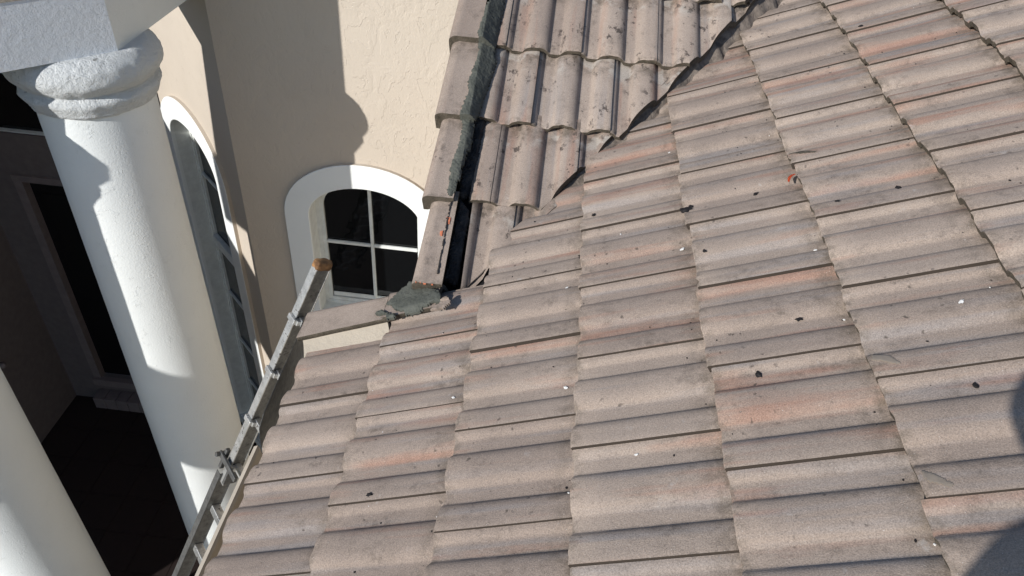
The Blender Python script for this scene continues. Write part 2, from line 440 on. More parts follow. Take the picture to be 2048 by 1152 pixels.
# rake (gable edge) cap tiles: flat top with a skirt hanging down the outer side
def cap_tile(fr, ub, L, inner, outer, sgn, parent, rng, top=.052, skirt=.10, lift=.028):
    """cross-section runs from the inner edge to the outer edge of the roof"""
    r = .034; t = .017
    wdt = abs(outer-inner)
    out = [(0, top)]
    out += [(wdt-r, top)]
    for q in range(1, 7):
        an = math.pi/2*(1-q/6.0); out.append((wdt-r+r*math.cos(an), top-r+r*math.sin(an)))
    out.append((wdt, top-skirt))
    inn = [(wdt-t, top-skirt)]
    for q in range(0, 5):
        an = math.pi/2*(q/4.0); inn.append((wdt-r+(r-t*.9)*math.cos(an), top-r+(r-t*.9)*math.sin(an)-t*.1))
    inn += [(0, top-t)]
    # subdivide the flat top
    flat = [(wdt*.02+(wdt-r)*i/8, top - .002*math.sin(i/8*3.14)) for i in range(1, 8)]
    out = [out[0]]+flat+out[1:]
    bm, cl, uvl = new_tile_bm()
    rows = []; nu = 10
    dn = rng.uniform(-.001, .002); dw = rng.uniform(-.004, .004); tw = rng.uniform(-.02, .02); sd = rng.random()*40
    rc = (rng.random(), rng.random()*.3, rng.random()*.3, 1)
    for j in range(nu+1):
        ul = L*j/nu
        sec = []
        for (q, h) in out+inn:
            shrink = .010*(ul/L)
            vv = inner + sgn*(q*(1-shrink/wdt*1.0) + dw + tw*ul)
            hh = h + lift*(1-ul/(L-.05)) + dn - (0.004*ul/L if q > wdt-.03 else 0)
            hh += .0012*noise.noise((q*22, ul*9, sd))
            uu = ub + ul + (.003*noise.noise((q*40, sd, 0)) if j == 0 else 0)
            sec.append((bm.verts.new(fr.p(uu, vv, hh)), ul, q))
        rows.append(sec)
    ns = len(out+inn); no = len(out)
    for j in range(nu):
        for i in range(ns):
            a_, b_, c, d = rows[j][i], rows[j][(i+1) % ns], rows[j+1][(i+1) % ns], rows[j+1][i]
            f = bm.faces.new((a_[0], b_[0], c[0], d[0])); f.smooth = True
            f.material_index = 0 if i < no-1 else 1
            for lp, q in zip(f.loops, (a_, b_, c, d)): lp[uvl].uv = (q[1], q[2]); lp[cl] = rc
    # end faces
    for row, flip in ((rows[0], False), (rows[-1], True)):
        pairs = [row[:no], row[no:][::-1]]
        vs = [q[0] for q in row]
        f = bm.faces.new(vs if flip else vs[::-1]); f.material_index = 1
        bmesh.ops.triangulate(bm, faces=[f], ngon_method='EAR_CLIP')
    for e in bm.edges:
        if len(e.link_faces) == 2 and (e.link_faces[0].material_index != e.link_faces[1].material_index): e.smooth = False
    return link('rake_tile', bm, [M_CAP, M_BUTT], parent)
rng = random.Random(3)
FR2b = Frame(FR2.o, FR2.U, FR2.V, FR2.N)
for i, ub in enumerate((-.035, .30, .66, 1.035, 1.395, 1.755, 2.115, 2.475, 2.835, 3.195, 3.555)):
    L = (.40 if i else .385)
    c = cap_tile(FR2b, ub, L, .325 if i else .312, (.418, .440, .452, .450, .446)[min(i, 4)] if i < 5 else .446, 1, roof2, rng)
    if i == 2: c['label'] = 'rake tile with a cream smear along its lower edge'
# slope 1 far rake (edge runs down towards -X), cap from the eave corner to the start of the valley
cap_tile(FR1, -.015, .375, 1.835, 1.995, 1, roof1, rng, top=.034, lift=.016)
cap_tile(FR1, .325, .195, 1.838, 1.990, 1, roof1, rng, top=.029, lift=.010)

# cream mortar bedding under the inner edge of that cap
bm = bmesh.new()
n_ = 60; rows = []
for j in range(n_+1):
    u = .0+ .332*j/n_
    yb = 1.838 - .052 - .004*noise.noise((u*14, 2, 0))
    hb = surf(u, yb, E1, shift1) - .006
    sec = []
    for q in range(6):
        t = q/5
        sec.append(bm.verts.new(FR1.p(u, 1.842-(.054)*t**1.3+.0015*noise.noise((u*30, q, 3)), (.034+.016*(1-u/.34)-.016)*(1-t)+hb*t)))
    sec.append(bm.verts.new(FR1.p(u, 1.86, -.05)))
    rows.append(sec)
for j in range(n_):
    for q in range(6): bm.faces.new((rows[j][q], rows[j][q+1], rows[j+1][q+1], rows[j+1][q]))
bm.faces.new(rows[0]); bm.faces.new(rows[-1][::-1])
link('mortar_bedding', bm, M_CREAM, roof1)

# ------------------------------------------------------------------ trowelled patches laid on a surface
def blob(name, fr, poly, hfun, thick, mats, parent=None, res=.006, rough=.003, seed=1, edge=.012, jag=.004):
    us = [q[0] for q in poly]; vs = [q[1] for q in poly]
    def inside(u, v):
        c = False; j = len(poly)-1
        for i in range(len(poly)):
            (ui, vi), (uj, vj) = poly[i], poly[j]
            if (vi > v) != (vj > v) and u < (uj-ui)*(v-vi)/(vj-vi)+ui: c = not c
            j = i
        return c
    def dist(u, v):
        d = 9
        for i in range(len(poly)):
            (a0, a1), (b0, b1) = poly[i], poly[(i+1) % len(poly)]
            L2 = (b0-a0)**2+(b1-a1)**2 or 1e-9
            t = max(0, min(1, ((u-a0)*(b0-a0)+(v-a1)*(b1-a1))/L2))
            d = min(d, math.hypot(u-a0-t*(b0-a0), v-a1-t*(b1-a1)))
        return d
    bm = bmesh.new(); g = {}
    i0, i1 = int(min(us)/res)-3, int(max(us)/res)+3; j0, j1 = int(min(vs)/res)-3, int(max(vs)/res)+3
    for i in range(i0, i1+1):
        for j in range(j0, j1+1):
            u, v = i*res, j*res
            s = dist(u, v)*(1 if inside(u, v) else -1) + jag*noise.noise((u*90, v*90, seed)) + jag*.8*noise.noise((u*260, v*260, seed))
            if s > 0:
                h = thick*min(1, (s/edge))**.6 + rough*noise.noise((u*35, v*35, seed+5)) + rough*.7*noise.noise((u*110, v*110, seed))
                g[i, j] = bm.verts.new(fr.p(u, v, hfun(u, v)+max(.0008, h)))
    for (i, j) in list(g):
        q = [(i, j), (i+1, j), (i+1, j+1), (i, j+1)]
        if all(x in g for x in q): bm.faces.new([g[x] for x in q])
    be = [e for e in bm.edges if e.is_boundary]
    if be:
        ex = bmesh.ops.extrude_edge_only(bm, edges=be)
        for v in [x for x in ex['geom'] if isinstance(x, bmesh.types.BMVert)]: v.co -= fr.N*(thick*.6+.006)
    for v in [v for v in bm.verts if not v.link_faces]: bm.verts.remove(v)
    return link(name, bm, mats, parent, smooth=False)
FX2 = Frame(FR2.o, FR2.U, (1, 0, 0), FR2.N)         # u along slope 2, v = x
strip = [(1.56, -.33), (1.272, -.316), (1.214, -.33), (1.167, -.331), (1.13, -.337), (1.071, -.339), (.971, -.329), (.875, -.34), (.824, -.347), (.776, -.336), (.742, -.345), (.66, -.356), (.638, -.34), (.591, -.34), (.536, -.342), (.482, -.35), (.429, -.358), (.392, -.351), (.34, -.351), (.308, -.349), (.304, -.329), (.338, -.315), (.363, -.319), (.39, -.309), (.436, -.312), (.47, -.303), (.504, -.305), (.539, -.293), (.601, -.293), (.642, -.298), (.668, -.289), (.751, -.277), (.834, -.268), (.903, -.26), (.982, -.249), (1.023, -.264), (1.113, -.258), (1.186, -.263), (1.224, -.254), (1.56, -.262)]
def hstrip(u, x):
    t = max(0, min(1, (-.325-x)/-.06))     # cap top at x=-.335 down to the gap at x=-.27
    capu = [(-.035), .30, .66, 1.035, 1.395]; k = max(c for c in capu if c <= u+1e-6) if u > -.035 else -.035
    top = .052 + .028*(1-(u-k)/.35)
    t2 = max(0, min(1, (x+.315)/.06))
    return top if x < -.315 else top*(1-t2)+(.012)*t2
blob('joint_mortar', FX2, strip, hstrip, .008, M_MORT, roof2, seed=3, rough=.0025, res=.004, jag=.005)
dark = [(1.55, -.30), (1.323, -.271), (1.201, -.27), (1.119, -.262), (1.048, -.266), (1.014, -.251), (.935, -.258), (.857, -.262), (.79, -.262), (.709, -.258), (.66, -.262), (.582, -.262), (.511, -.262), (.436, -.266), (.361, -.278), (.345, -.318), (.02, -.325), (.0, -.268), (.30, -.262), (.345, -.30), (.36, -.325), (1.55, -.325)]
blob('old_mortar', FX2, dark, lambda u, x: -.012 if u > .34 else -.012, .02, M_MORTD, roof2, seed=8, rough=.008, res=.006)
edge = [(.0, -.338), (.335, -.338), (.335, -.316), (.2, -.318), (.1, -.316), (.0, -.32)]
blob('ragged_mortar', FX2, edge, lambda u, x: .052+.028*(1-(u+.035)/.35) if x < -.328 else .02, .004, M_MORTD, roof2, seed=4, rough=.006, res=.004)
FY1 = FR1
patch = [(.407, 1.986), (.427, 1.939), (.473, 1.926), (.527, 1.886), (.547, 1.829), (.492, 1.832), (.458, 1.814), (.413, 1.813), (.366, 1.843), (.347, 1.869), (.314, 1.89), (.334, 1.919), (.354, 1.949), (.377, 1.969), (.385, 1.99)]
patch = [(u+.006, v+.012) for u, v in patch]
blob('mortar_patch', FR1, patch, lambda u, v: (.038 if v > 1.85 else .038-(1.85-v)*.6), .005, M_MORT, roof1, seed=2, rough=.0016, res=.004, edge=.012, jag=.009)
patch2 = [(.284, 1.873), (.325, 1.872), (.344, 1.851), (.381, 1.833), (.384, 1.81), (.354, 1.812), (.34, 1.839), (.303, 1.853)]
blob('mortar_dab', FR1, patch2, lambda u, v: .042, .006, M_MORT, roof1, seed=6, rough=.006, res=.004)
lightm = [(.50, 1.815), (.56, 1.80), (.585, 1.83), (.57, 1.86), (.545, 1.85)]
blob('pale_mortar', FR1, lightm, lambda u, v: (.038 if v > 1.84 else .030),   .004, M_CAP, roof1, seed=16, rough=.003, res=.005)
def on_tiles(u, v): return surf(u, v, E1, shift1)
for nm, poly, mt, th in (('chipped_corner', [(1.684, 2.138), (1.711, 2.155), (1.738, 2.155), (1.783, 2.124), (1.771, 2.118), (1.733, 2.13), (1.714, 2.14)], M_BUTT, .002),
        ('chipped_corner', [(1.707, 1.252), (1.742, 1.235), (1.759, 1.205), (1.741, 1.206), (1.717, 1.223), (1.701, 1.228)], M_BUTT2, .0015),
        ('chipped_corner', [(1.71, .939), (1.734, .923), (1.762, .893), (1.748, .890), (1.714, .908)], M_BUTT2, .0015),
        ('orange_paint_mark', [(.609, 1.141), (.642, 1.137), (.656, 1.139), (.647, 1.126), (.612, 1.130)], M_OPAINT, .001)):
    blob(nm, FR1, poly, on_tiles, th, mt, roof1, res=.003, rough=.0006, jag=.0015, edge=.004, seed=len(poly))
for q, poly in enumerate(([(.24, -.334), (.236, -.318), (.205, -.318), (.208, -.334)], [(.175, -.350), (.180, -.336), (.155, -.338), (.145, -.348)])):
    blob('orange_paint_mark', FX2, [(u, v-.004) for u, v in poly], lambda u, x: .0525+.028*(1-(u+.035)/.35), .0015, M_OPAINT, roof2, res=.003, rough=.0003, jag=.003, edge=.004, seed=q)
om = [(.372+.0, -.345), (.0, 0)]
blob('orange_paint_mark', FX2, [(-.034, -.42), (-.034, -.34), (-.039, -.34), (-.039, -.42)], lambda u, x: .079, .0015, M_OPAINT, roof2, res=.003, rough=.002, jag=.005, edge=.004, seed=9)

# small loose things on the near slope
def place(o, u, v, h, ang):
    z = FR1.N; x = (FR1.U*math.cos(ang) + FR1.V*math.sin(ang)); o.matrix_world = frameM(FR1.p(u, v, h), x, z.cross(x), z)
def crumb_mesh(bm, c, r, sd, flat=.5):
    g = bmesh.ops.create_icosphere(bm, subdivisions=2, radius=r)
    for v in g['verts']:
        d = v.co.normalized(); s = 1+.7*noise.noise(d*1.9+Vector((sd, sd*2, 0)))
        v.co = Vector((d.x*r*s*1.5, d.y*r*s, d.z*r*flat*s)) + c
crumbs = [((1.361, 2.024), .014, 'largest black tar lump, beside a tile butt in the middle of the near slope'),
    ((1.378, 2.035), .008, 'small tar piece touching the largest tar lump'),
    ((1.575, 2.03), .007, 'black tar crumb lying left of the orange plastic scrap'),
    ((1.055, 2.152), .007, 'black tar crumb near the valley, left of the largest tar lump'),
    ((1.013, 1.945), .008, 'black tar crumb stuck on the butt line below the valley'),
    ((1.774, 1.839), .006, 'black tar crumb under the orange plastic scrap, on a roll'),
    ((1.932, 1.848), .008, 'black tar crumb right of the orange scrap, near a crack line'),
    ((1.588, 1.44), .007, 'thin black tar flake right of centre on a wide roll'),
    ((1.467, 1.278), .008, 'brownish black crumb on a dirty pan right of centre'),
    ((.463, 1.122), .008, 'black crumb below a crack line in the lower left of the slope'),
    ((1.872, 1.132), .006, 'black crumb close to the photographer shadow at right'),
    ((1.398, 1.769), .006, 'tiny black crumb below the largest tar lump'),
    ((2.096, 2.879), .007, 'black crumb at the top of the near slope')]
for (u, v), r, lb in crumbs:
    bm = bmesh.new(); crumb_mesh(bm, Vector((0, 0, 0)), r*.85, u*7+v)
    o = link('tar_crumb', bm, M_TAR); place(o, u, v, on_tiles(u, v)+.003, random.uniform(-1.5, 1.5)); tag(o, lb, 'tar crumb', 'black tar crumbs on the near slope')
chips = [((1.33, 1.862), .008, 'white chip lying by a butt line in the middle of the near slope'),
    ((.977, 1.388), .008, 'white chip at a tile corner left of centre'),
    ((.644, 1.426), .006, 'white chip on the left part of the slope'),
    ((1.332, 2.459), .005, 'tiny white chip near the valley cut'),
    ((1.924, 1.362), .007, 'white chip on a wide roll at right'),
    ((1.166, 1.113), .005, 'small pale stone at lower centre'),
    ((1.68, 1.702), .005, 'tiny white chip below the orange scrap'),
    ((.967, 1.802), .007, 'tan pebble on a roll below the valley')]
for (u, v), r, lb in chips:
    bm = bmesh.new(); crumb_mesh(bm, Vector((0, 0, 0)), r*.62, u*5+v, .35)
    o = link('pale_chip', bm, M_CHIP); place(o, u, v, on_tiles(u, v)+.002, random.uniform(-1, 1)); tag(o, lb, 'chip', 'pale chips on the near slope')
# fine grit that has washed into the pans and against the laps
for nm, mt, cnt, lb in (('dark_grit', M_TAR, 190, 'fine dark grit scattered over the near tile slope'), ('pale_grit', M_CHIP, 36, 'fine pale grit scattered over the near tile slope')):
    bm = bmesh.new(); g = random.Random(cnt)
    for i in range(cnt):
        u = g.uniform(.05, 2.5)
        if g.random() < .4: u = math.floor(u/E1)*E1 + E1*g.uniform(.9, .985)
        v = g.uniform(.65, 1.8) if u < .6 else g.uniform(.65, 3.2)
        if (FR1.p(u, v, 0).xy.to_3d()-VA).dot(vn) > -.05: continue
        if g.random() < .5: v = math.floor((v-shift1(math.floor(u/E1)))/W)*W + shift1(math.floor(u/E1)) + g.choice((.095, .105, .115, .245, .26))
        rr = g.uniform(.0010, .0028)*(1.25 if g.random() < .12 else 1)
        b0 = bmesh.ops.create_icosphere(bm, subdivisions=1, radius=rr)
        cc = FR1.p(u, v, on_tiles(u, v)+rr*.4); sc3 = Vector((g.uniform(.7, 1.9), g.uniform(.7, 1.6), .7))
        for vv in b0['verts']: vv.co = cc + Vector((vv.co.x*sc3.x, vv.co.y*sc3.y, vv.co.z*sc3.z))
    tag(link(nm, bm, mt), lb, 'grit', kind='stuff')
# orange scrap: a curved sliver of plastic
bm = bmesh.new(); rows = []
for j in range(13):
    t = j/12; wd = .0075*math.sin(math.pi*min(1, t*.9+.08))**.7
    rows.append([bm.verts.new((.042*t, .009*math.sin(t*2.6)+wd*.7*s, .004*math.sin(math.pi*t)+.003*(1-s*s))) for s in (-1, -.5, 0, .5, 1)])
for j in range(12):
    for i in range(4): bm.faces.new((rows[j][i], rows[j][i+1], rows[j+1][i+1], rows[j+1][i]))
bmesh.ops.solidify(bm, geom=bm.faces[:], thickness=.0015)
o = link('plastic_scrap', bm, M_ORANGE, smooth=True); place(o, 1.672, 2.0, on_tiles(1.705, 2.02)+.012, R(46)); tag(o, 'bright orange curved plastic scrap lying against a tile butt on the near slope', 'plastic scrap')

# fascia and gutter of the near eave
bm = bmesh.new()
box(bm, (-.745, -1.3, -2.20), (-.72, 1.95, -1.965)); box(bm, (-.745, 1.95, -2.14), (-.33, 1.972, -1.95))
link('fascia', bm, M_GUT, roof1)
gut = empty('gutter', (-.80, 0.2, -2.1), 'cream gutter running under the near eave beside the ladder', 'gutter')
bm = bmesh.new()
y0, y1 = -1.3, 1.50
def gsec(y): return [bm.verts.new((x, y, z)) for x, z in ((-.75, -2.02), (-.75, -2.14), (-.80, -2.145), (-.845, -2.12), (-.858, -2.05), (-.866, -2.02), (-.852, -2.012), (-.846, -2.022), (-.836, -2.11), (-.80, -2.132), (-.757, -2.13), (-.757, -2.02))]
S = [gsec(y) for y in (y0, y1)]
for i in range(12): bm.faces.new((S[0][i], S[0][(i+1) % 12], S[1][(i+1) % 12], S[1][i]))
bm.faces.new(S[1]); bm.faces.new(S[0][::-1])
link('trough', bm, M_GUT, gut)
bm = bmesh.new(); box(bm, (-.846, y0, -2.115), (-.757, y1-.01, -2.095)); link('dark_trough_strip', bm, M_UNDER, gut)  # black strip laid in the trough, standing in for its dark inside

# ------------------------------------------------------------------ walls and windows
GZ = -7.3
def arch(c, a, b, zs, zb, n=28):
    pts = [(c+a, zb)]
    for i in range(n+1):
        t = math.pi*i/n; pts.append((c+a*math.cos(t), zs+b*math.sin(t)))
    pts.append((c-a, zb)); return pts
def wall_with_arch(name, org, ds, dn, s0, s1, z0, z1_, win, mat, label, extra_label=None):
    """org: 3D point of s=0; ds: along; dn: outward normal. win = (c, half, rise, spring, bottom)"""
    org, ds, dn = Vector((org[0], org[1], 0)), Vector(ds), Vector(dn)
    P = lambda s, z, d: org + ds*s + Z*z + dn*d
    root = empty('stucco_wall', P((s0+s1)/2, z0, 0), label, 'wall')
    c, hw, rise, zs, zb = win
    inner = arch(c, hw, rise, zs, zb); outer = arch(c, hw+.19, rise+.20, zs, zb-.16)
    bm = bmesh.new()
    # front face with the arched hole (hole slightly inside the trim ring)
    hole = arch(c, hw+.03, rise+.02, zs, zb-.03)
    ov = [bm.verts.new(P(s, z, 0)) for s, z in ((s0, z0), (s1, z0), (s1, z1_), (s0, z1_))]
    hv = [bm.verts.new(P(s, z, 0)) for s, z in hole]
    es = [bm.edges.new((ov[i], ov[(i+1) % 4])) for i in range(4)] + [bm.edges.new((hv[i], hv[(i+1) % len(hv)])) for i in range(len(hv))]
    bmesh.ops.triangle_fill(bm, edges=es, use_beauty=True)
    bv = [bm.verts.new(P(s, z, -.25)) for s, z in ((s0, z0), (s1, z0), (s1, z1_), (s0, z1_))]
    bm.faces.new(bv)
    for i in range(4): bm.faces.new((ov[i], ov[(i+1) % 4], bv[(i+1) % 4], bv[i]))
    link('stucco_face', bm, mat, root)
    # raised trim band
    bm = bmesh.new(); TP = .034; n = len(inner)
    def ring(pp, d, f=1): return [bm.verts.new(P(s, z, d)) for s, z in pp]
    oi, oo = arch(c, hw+.004, rise+.004, zs, zb), arch(c, hw+.186, rise+.196, zs, zb-.16)
    A0, A1, B0, B1, C0 = ring(inner, -.002), ring(inner, TP-.004), ring(outer, -.004), ring(outer, TP-.004), None
    A2, B2 = ring(oi, TP), ring(oo, TP)
    for r1, r2 in ((A0, A1), (A1, A2), (A2, B2), (B2, B1), (B1, B0)):
        for i in range(n):
            j = (i+1) % n
            f = bm.faces.new((r1[i], r1[j], r2[j], r2[i])); f.material_index = 1 if (r1, r2) == (B1, B0) else 0
            f.smooth = False
    tr = link('window_trim', bm, [M_WHITE, M_WALLS], root)
    # window unit
    wroot = None
    bm = bmesh.new()
    r0, r1 = [bm.verts.new(P(s, z, .0)) for s, z in inner], [bm.verts.new(P(s, z, -.125)) for s, z in inner]
    r2 = [bm.verts.new(P(s, z, -.125)) for s, z in arch(c, hw-.030, rise-.02, zs, zb+.03)]
    r3 = [bm.verts.new(P(s, z, -.135)) for s, z in arch(c, hw-.030, rise-.02, zs, zb+.03)]
    r4 = [bm.verts.new(P(s, z, -.135)) for s, z in arch(c, hw-.062, rise-.045, zs, zb+.06)]
    r5 = [bm.verts.new(P(s, z, -.165)) for s, z in arch(c, hw-.062, rise-.045, zs, zb+.06)]
    for a_, b_ in ((r0, r1), (r1, r2), (r2, r3), (r3, r4), (r4, r5)):
        for i in range(n): bm.faces.new((a_[i], a_[(i+1) % n], b_[(i+1) % n], b_[i]))
    fr_ = link('window_frame', bm, M_FRAME, root)
    bm = bmesh.new()
    bm.faces.new([bm.verts.new(P(s, z, -.158)) for s, z in arch(c, hw-.060, rise-.043, zs, zb+.058)])
    g = link('pane', bm, M_GLASS, fr_, recalc=False)
    return root, fr_, P
def bar(fr_, P, s0, s1, z0, z1_, d0=-.156, d1=-.132, name='muntin'):
    bm = bmesh.new(); c = [bm.verts.new(P(s, z, d)) for d in (d0, d1) for s, z in ((s0, z0), (s1, z0), (s1, z1_), (s0, z1_))]
    for q in ((0, 1, 2, 3), (4, 5, 6, 7), (0, 1, 5, 4), (1, 2, 6, 5), (2, 3, 7, 6), (3, 0, 4, 7)): bm.faces.new([c[i] for i in q])
    bmesh.ops.recalc_face_normals(bm, faces=bm.faces[:])
    bmesh.ops.bevel(bm, geom=bm.edges[:], offset=.005, segments=2, affect='EDGES')
    return link(name, bm, M_FRAME, fr_)
CX, YB = -2.315, 4.68
rootB, frB, PB = wall_with_arch('wall', (CX, YB), (1, 0, 0), (0, -1, 0), 0, 2.3, GZ, .55, (.955, .437, .30, -3.32, -4.31), M_WALL,
    'beige stucco wall facing the viewer with the four-pane arched window')
c = .955
bar(frB, PB, c-.013, c+.013, -4.25, -3.068); bar(frB, PB, c-.374, c-.0135, -3.675, -3.647); bar(frB, PB, c+.0135, c+.374, -3.675, -3.647)
bar(frB, PB, c-.37, c+.37, -4.245, -4.20, -.156, -.145, 'sash_rail')
DA = Vector((-math.sqrt(.5), math.sqrt(.5), 0)); NA = Vector((-math.sqrt(.5), -math.sqrt(.5), 0))
rootA, frA, PA = wall_with_arch('wall', (CX, YB), DA, NA, 0, 1.66, GZ, .55, (.945, .49, .30, -3.34, -7.05), M_WALLS,
    'sunlit narrow stucco wall behind the column with a tall arched window')
c = .945
for zc in (-3.743, -5.16, -5.83, -6.48): bar(frA, PA, c-.425, c-.0135, zc-.013, zc+.013); bar(frA, PA, c+.0135, c+.425, zc-.013, zc+.013)
bar(frA, PA, c-.013, c+.013, -4.42, -3.09); bar(frA, PA, c-.013, c+.013, -6.98, -4.545)
bar(frA, PA, c-.427, c+.427, -4.54, -4.425, -.156, -.105, 'meeting_rail')

# far-right part of the building below the roofs (seen only from the side)
bm = bmesh.new()
box(bm, (-.345, -1.2, GZ), (-.33, 1.97, -2.13)); box(bm, (-.33, 1.95, GZ), (-.315, YB-.02, -1.85))
link('stucco_wall', bm, M_WALLS); o = bpy.data.objects['stucco_wall.002'] if 'stucco_wall.002' in bpy.data.objects else None
if o: tag(o, 'beige wall under the near eave, hidden below the tiles', 'wall')

# ------------------------------------------------------------------ columns and beam
C1 = Vector((-2.602, 3.744, 0)); C2 = Vector((-3.536, 2.811, 0))
def column(c, label, sd):
    root = empty('porch_column', (c.x, c.y, GZ), label, 'column', 'white porch columns')
    def lathe(profile, nseg, lump, freq):
        bm = bmesh.new(); rows = []
        for r, z in profile:
            row = []
            for i in range(nseg):
                t = 2*math.pi*i/nseg
                k = r + lump*(noise.noise((math.cos(t)*r*freq+sd, math.sin(t)*r*freq, z*freq*1.6)) + .5*noise.noise((math.cos(t)*r*freq*3+sd, math.sin(t)*r*freq*3, z*freq*4)))
                row.append(bm.verts.new((c.x+k*math.cos(t), c.y+k*math.sin(t), z)))
            rows.append(row)
        for a_, b_ in zip(rows, rows[1:]):
            for i in range(nseg): bm.faces.new((a_[i], a_[(i+1) % nseg], b_[(i+1) % nseg], b_[i]))
        bm.faces.new(rows[0]); bm.faces.new(rows[-1])
        return bm
    pf = [(.312+.018*max(0, min(1, (-2.0-z)/4)), z) for z in [-1.9-.06*i for i in range(84)]]
    link('shaft', lathe(pf, 96, .0012, 6), M_COL, root, smooth=True)
    pf = []
    for i in range(15):     # big torus
        t = math.pi*(i/14); pf.append((.335+.066*math.sin(t)**.8, -1.66-.20*i/14))
    pf += [(.348, -1.872), (.362, -1.885), (.366, -1.905), (.356, -1.925), (.344, -1.945), (.336, -1.965), (.330, -1.98), (.318, -1.986), (.312, -1.99)]
    link('capital', lathe(pf, 150, .009, 12), M_CAPIT, root, smooth=True)
    bm = lathe([(.33, GZ+.20), (.39, GZ+.19), (.40, GZ+.15), (.37, GZ+.12), (.42, GZ+.10), (.43, GZ)], 64, .001, 6)
    link('base', bm, M_COL, root, smooth=True)
column(C1, 'full-height white column with the lumpy stucco capital, left of the tall window', 1.3)
column(C2, 'nearer white column cut off by the lower left corner of the frame', 5.1)

beam = empty('porch_beam', (-2.6, 3.7, -1.66), 'white box beam with a mitred corner resting on the column capital', 'beam')
def offs(b):   # octagon corner offset from the column centre
    return (C1.x+b, C1.y-.4142*b)
d45 = Vector((-math.sqrt(.5), -math.sqrt(.5), 0)); n45 = Vector((math.sqrt(.5), -math.sqrt(.5), 0))
o1 = Vector((*offs(.28), 0)); i1 = Vector((*offs(-.5), 0))
L = 3.1
pts = [(o1.x, o1.y), (CX+.003, 4.678), (i1.x, 5.2), (i1.x, i1.y), tuple((i1+d45*L)[:2]), tuple((o1+d45*L)[:2])]
pl = [pts[0], pts[3], pts[4], pts[5]]; pr = [pts[0], (CX+.003, 4.678), (i1.x, 5.16), pts[3]]
def slab(bm, pp, z0, z1_, sub=True):
    prism(bm, pp, z0, z1_)
bm = bmesh.new(); slab(bm, pl, -1.66, -1.34)
link('angled_run', bm, M_BEAM, beam)
bm = bmesh.new(); slab(bm, pr, -1.6615, -.35)
link('straight_run', bm, M_COL, beam)
bm = bmesh.new(); q0 = o1+d45*.10
ll = [tuple((o1+n45*.003+d45*.02)[:2]), tuple((i1)[:2]), tuple((i1+d45*L)[:2]), tuple((o1+n45*.003+d45*L)[:2])]
slab(bm, ll, -1.34, -1.30)
link('ledge', bm, M_CREAM, beam)
bm = bmesh.new()
ll = [tuple((o1+n45*-.0+d45*.03)[:2]), tuple((i1)[:2]), tuple((i1+d45*L)[:2]), tuple((o1+n45*-.0+d45*L)[:2])]
slab(bm, ll, -1.30, -1.0)
link('brown_parapet', bm, M_BUTT, beam)

# porch interior: added shading soffit, back wall with door, left wall, added shadow beam
bm = bmesh.new(); prism(bm, [(-3.5, 5.87), (-5.55, 3.4), (-5.55, 5.87)], -1.70, -1.62)  # triangular panel added out of view to darken the porch interior
so_ = link('shade_soffit', bm, M_DARKW); tag(so_, 'dark soffit panel added to shade the porch entrance', 'soffit')
pw = empty('porch_wall', (-4.6, 5.87, GZ), 'dark brown back wall of the porch around the black doorway', 'wall')
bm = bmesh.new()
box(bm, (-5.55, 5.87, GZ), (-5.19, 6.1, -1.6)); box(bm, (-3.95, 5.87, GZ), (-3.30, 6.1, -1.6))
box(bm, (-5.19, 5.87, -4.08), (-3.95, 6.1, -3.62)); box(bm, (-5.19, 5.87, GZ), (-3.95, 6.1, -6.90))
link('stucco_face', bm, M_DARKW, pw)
bm = bmesh.new(); box(bm, (-5.19, 5.84, -6.9), (-5.10, 5.98, -4.08)); box(bm, (-5.19, 5.835, -4.13), (-3.95, 5.869, -4.06)); box(bm, (-5.19, 5.80, -6.98), (-3.95, 5.869, -6.88))
link('door_casing', bm, M_DARKJ, pw)
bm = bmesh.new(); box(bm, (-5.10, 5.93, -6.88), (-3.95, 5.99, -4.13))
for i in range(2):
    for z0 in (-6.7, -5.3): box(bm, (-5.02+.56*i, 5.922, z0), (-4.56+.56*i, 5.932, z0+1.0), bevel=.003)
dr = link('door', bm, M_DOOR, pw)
bm = bmesh.new(); box(bm, (-5.19, 5.95, -3.62), (-3.95, 6.0, -1.6)); link('transom_glass', bm, M_GLASS, pw)
bm = bmesh.new(); box(bm, (-5.19, 5.90, -3.66), (-3.95, 5.955, -3.61)); link('transom_frame', bm, M_FRAME, pw)
bm = bmesh.new()
for i in range(9): box(bm, (-5.2+.142*i, 5.70, GZ+.02), (-5.064+.142*i, 5.869, GZ+.19), bevel=.006)
link('brick_sill', bm, M_DARKJ, pw)
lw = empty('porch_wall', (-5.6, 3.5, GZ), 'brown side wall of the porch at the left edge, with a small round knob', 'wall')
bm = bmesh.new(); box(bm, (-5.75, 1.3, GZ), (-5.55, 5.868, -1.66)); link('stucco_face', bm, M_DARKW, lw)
bm = bmesh.new()
bmesh.ops.create_uvsphere(bm, u_segments=20, v_segments=12, radius=.035, matrix=Matrix.Translation((-5.52, 5.10, -6.0)))
link('knob', bm, M_DARKJ, lw, smooth=True)
bm = bmesh.new(); box(bm, (-5.75, -6.0, -2.58), (-5.55, 1.296, -1.662)); box(bm, (-5.75, -6.0, GZ), (-5.55, -5.7, -2.58)); lo_ = link('shadow_beam', bm, M_WALLS)  # unseen beam added to throw the dark band across the columns
tag(lo_, 'long beam added outside the frame to cast a shadow band on the columns', 'beam')

